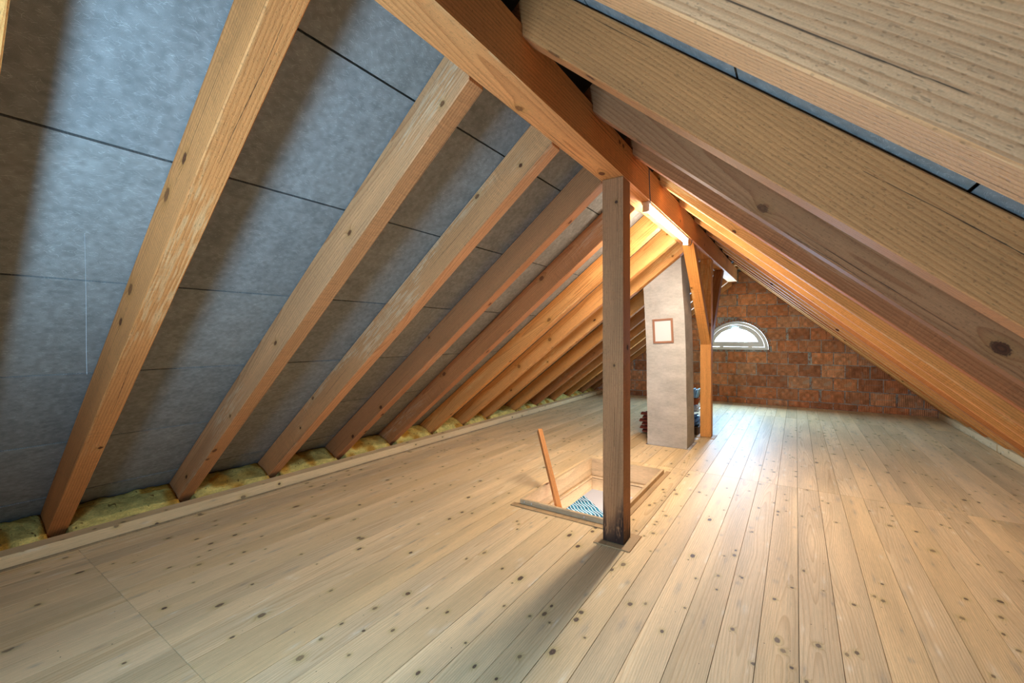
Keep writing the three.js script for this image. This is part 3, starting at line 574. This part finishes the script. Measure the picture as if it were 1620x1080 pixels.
// ---------------------------------------------------------------- fluorescent lamp
{
  const g = tag(group('tube_lamp'), 'lit white fluorescent tube lamp fixed under the ridge beam', 'lamp'), z0 = -4.95, z1 = -3.43, x = -1.005;
  g.position.set(x, RBY0, (z0 + z1) / 2); const L = z1 - z0;
  const housing = extrude(poly([[-0.03, -0.001], [-0.03, -0.018], [-0.017, -0.034], [0.017, -0.034], [0.03, -0.018], [0.03, -0.001]]), L, 0.002).translate(0, 0, -L / 2);
  mesh('housing', housing, whiteMat, g);
  for (const s of [-1, 1]) { mesh('end_holder', new RoundedBoxGeometry(0.05, 0.062, 0.028, 2, 0.006).translate(0, -0.05, s * (L / 2 - 0.018)), whiteMat, g); }
  const tube = mesh('tube', new THREE.CylinderGeometry(0.013, 0.013, L - 0.066, 20).rotateX(Math.PI / 2).translate(0, -0.054, 0), new THREE.MeshStandardMaterial({ color: 0xffffff, emissive: new THREE.Color(1, 0.98, 0.95), emissiveIntensity: 4 }), g);
  for (let k = 0; k < 6; k++) {
    const l = new THREE.PointLight(LAMP_COLOR, LAMP_POWER, 0, 2); l.name = 'tube_glow'; l.position.set(x, RBY0 - 0.115, mix(z0 + 0.16, z1 - 0.16, k / 5)); l.castShadow = true; l.shadow.radius = 0.6; scene.add(l);
  }
  const down = new THREE.RectAreaLight(LAMP_COLOR, LAMP_DOWN, 0.05, L - 0.07); down.name = 'tube_light'; down.position.set(x, RBY0 - 0.072, (z0 + z1) / 2); down.rotation.x = -Math.PI / 2; scene.add(down);
  const cab = new THREE.CatmullRomCurve3([new THREE.Vector3(0.03, -0.012, L / 2 - 0.03), new THREE.Vector3(0.05, -0.03, L / 2 + 0.03), new THREE.Vector3(0.064, -0.004, L / 2 + 0.09), new THREE.Vector3(0.069, 0.05, L / 2 + 0.12), new THREE.Vector3(0.068, 0.2, L / 2 + 0.13)]);
  mesh('cable', new THREE.TubeGeometry(cab, 30, 0.004, 6), new THREE.MeshStandardMaterial({ color: srgb(70, 66, 62), roughness: 0.6 }), g);
  const cab2 = new THREE.CatmullRomCurve3([new THREE.Vector3(0.0, -0.05, -L / 2), new THREE.Vector3(0.012, -0.075, -L / 2 - 0.05), new THREE.Vector3(0.03, -0.06, -L / 2 - 0.10), new THREE.Vector3(0.04, -0.003, -L / 2 - 0.12)]);
  mesh('cable', new THREE.TubeGeometry(cab2, 24, 0.004, 6), new THREE.MeshStandardMaterial({ color: srgb(70, 66, 62), roughness: 0.6 }), g);
}

// ---------------------------------------------------------------- things stored behind the chimney
{
  const tileM = new THREE.MeshPhysicalMaterial({ color: srgb(132, 58, 38), roughness: 0.85 });
  const wave = (n = 14) => { const up = [], dn = []; for (let i = 0; i <= n; i++) { const t = i / n, y = 0.022 * Math.sin(t * Math.PI * 2) + 0.026; up.push([(t - .5) * 0.26, y + 0.013]); dn.unshift([(t - .5) * 0.26, y]); } return poly([...up, ...dn]); };
  const tg = extrude(wave(), 0.40, 0.002).rotateY(Math.PI / 2);
  for (let k = 0; k < 6; k++) {
    const m = mesh('roof_tile', tg, tileM); m.position.set(-1.905 + [0.03, 0, 0.022, -0.01, 0.035, 0.012][k], 0.001 + k * 0.0145, -6.36 + [0, 0.01, -0.01, 0.006, 0, 0.008][k]);
    m.position.y = 0.002 + k * 0.05;
    tag(m, `reddish clay roof tile poking out from behind the chimney, ${['bottom', 'second from the bottom', 'third from the bottom', 'fourth from the bottom', 'second from the top', 'top'][k]} of its stack`, 'roof tile', 'roof tiles stacked behind the chimney');
  }
  const lump = (rx, ry, rz, seed, amp, det = 4) => { const g = new THREE.IcosahedronGeometry(1, det), p = g.attributes.position, v = new THREE.Vector3(); for (let i = 0; i < p.count; i++) { v.fromBufferAttribute(p, i); const n = (vn(v.x * 3 + seed + v.z * 1.7, v.y * 3 + v.z * 2.3 + seed) - .5) * amp + (vn(v.x * 8 + seed + v.z * 5, v.y * 8 + seed) - .5) * amp * .5; v.multiplyScalar(1 + n); v.y = Math.max(v.y, -0.86); p.setXYZ(i, v.x * rx, v.y * ry, v.z * rz); } g.computeVertexNormals(); return g; };
  const C = (r, g, b, ro = 0.5) => new THREE.MeshPhysicalMaterial({ color: srgb(r, g, b), roughness: ro });
  const crate = mesh('wooden_crate', mergeGeometries([barG(-0.14, 0.14, 0, 0.02, -0.12, 0.12), barG(-0.14, -0.12, 0.02, 0.11, -0.12, 0.12), barG(0.12, 0.14, 0.02, 0.11, -0.12, 0.12), barG(-0.12, 0.12, 0.02, 0.11, -0.12, -0.10), barG(-0.12, 0.12, 0.02, 0.11, 0.10, 0.12)]), C(96, 70, 46, .9)); crate.position.set(-1.30, 0.001, -6.68);
  tag(crate, 'low brown crate on the floor in the gap behind the chimney', 'crate');
  const b1 = mesh('plastic_bag', lump(0.13, 0.09, 0.11, 3, 0.5), C(96, 138, 190, .35)); b1.position.set(-1.27, 0.19, -6.68); tag(b1, 'crumpled blue plastic bag lying on the crate behind the chimney', 'bag');
  const b2 = mesh('plastic_bag', lump(0.12, 0.06, 0.10, 8, 0.5), C(206, 222, 236, .35)); b2.position.set(-1.26, 0.356, -6.69); tag(b2, 'crumpled white plastic bag on top of the blue bag behind the chimney', 'bag');
  const pot = mesh('clay_pot', new THREE.LatheGeometry([[0.0, 0], [0.045, 0], [0.062, 0.075], [0.068, 0.075], [0.07, 0.1], [0.058, 0.1], [0.05, 0.02], [0, 0.02]].map(([a, b]) => new THREE.Vector2(a, b)), 28), C(172, 92, 48, .85)); pot.position.set(-1.235, 0.42, -6.68); tag(pot, 'small orange clay pot resting on the bags behind the chimney', 'pot');
  for (let k = 0; k < 4; k++) { const s = mesh('foam_sheet', new RoundedBoxGeometry(0.022, 0.12 + 0.012 * (k % 2), 0.16, 2, 0.006), C(168 - k * 8, 212 - k * 5, 232, .6)); s.position.set(-1.275 + k * 0.028, 0.585 + 0.006 * (k % 2), -6.68); s.rotation.set(0, 0, -0.05 - 0.05 * k); tag(s, `pale blue folded sheet standing on the clay pot, ${['next to the chimney', 'second from the chimney', 'second from the post', 'next to the post'][k]}`, 'sheet', 'pale blue sheets behind the chimney'); }
}
// loose thread hanging from the insulation
{
  const c = new THREE.CatmullRomCurve3([[-2.30, 1.829, -0.455], [-2.302, 1.6, -0.457], [-2.298, 1.4, -0.455], [-2.301, 1.28, -0.456]].map((p) => new THREE.Vector3(...p)));
  tag(mesh('hanging_thread', new THREE.TubeGeometry(c, 20, 0.0005, 5), new THREE.MeshStandardMaterial({ color: srgb(178, 180, 180), roughness: 0.9 })), 'thin pale thread hanging from the grey insulation near the broad orange rafter', 'thread');
}
finish(scene);
renderer.render(scene, camera);
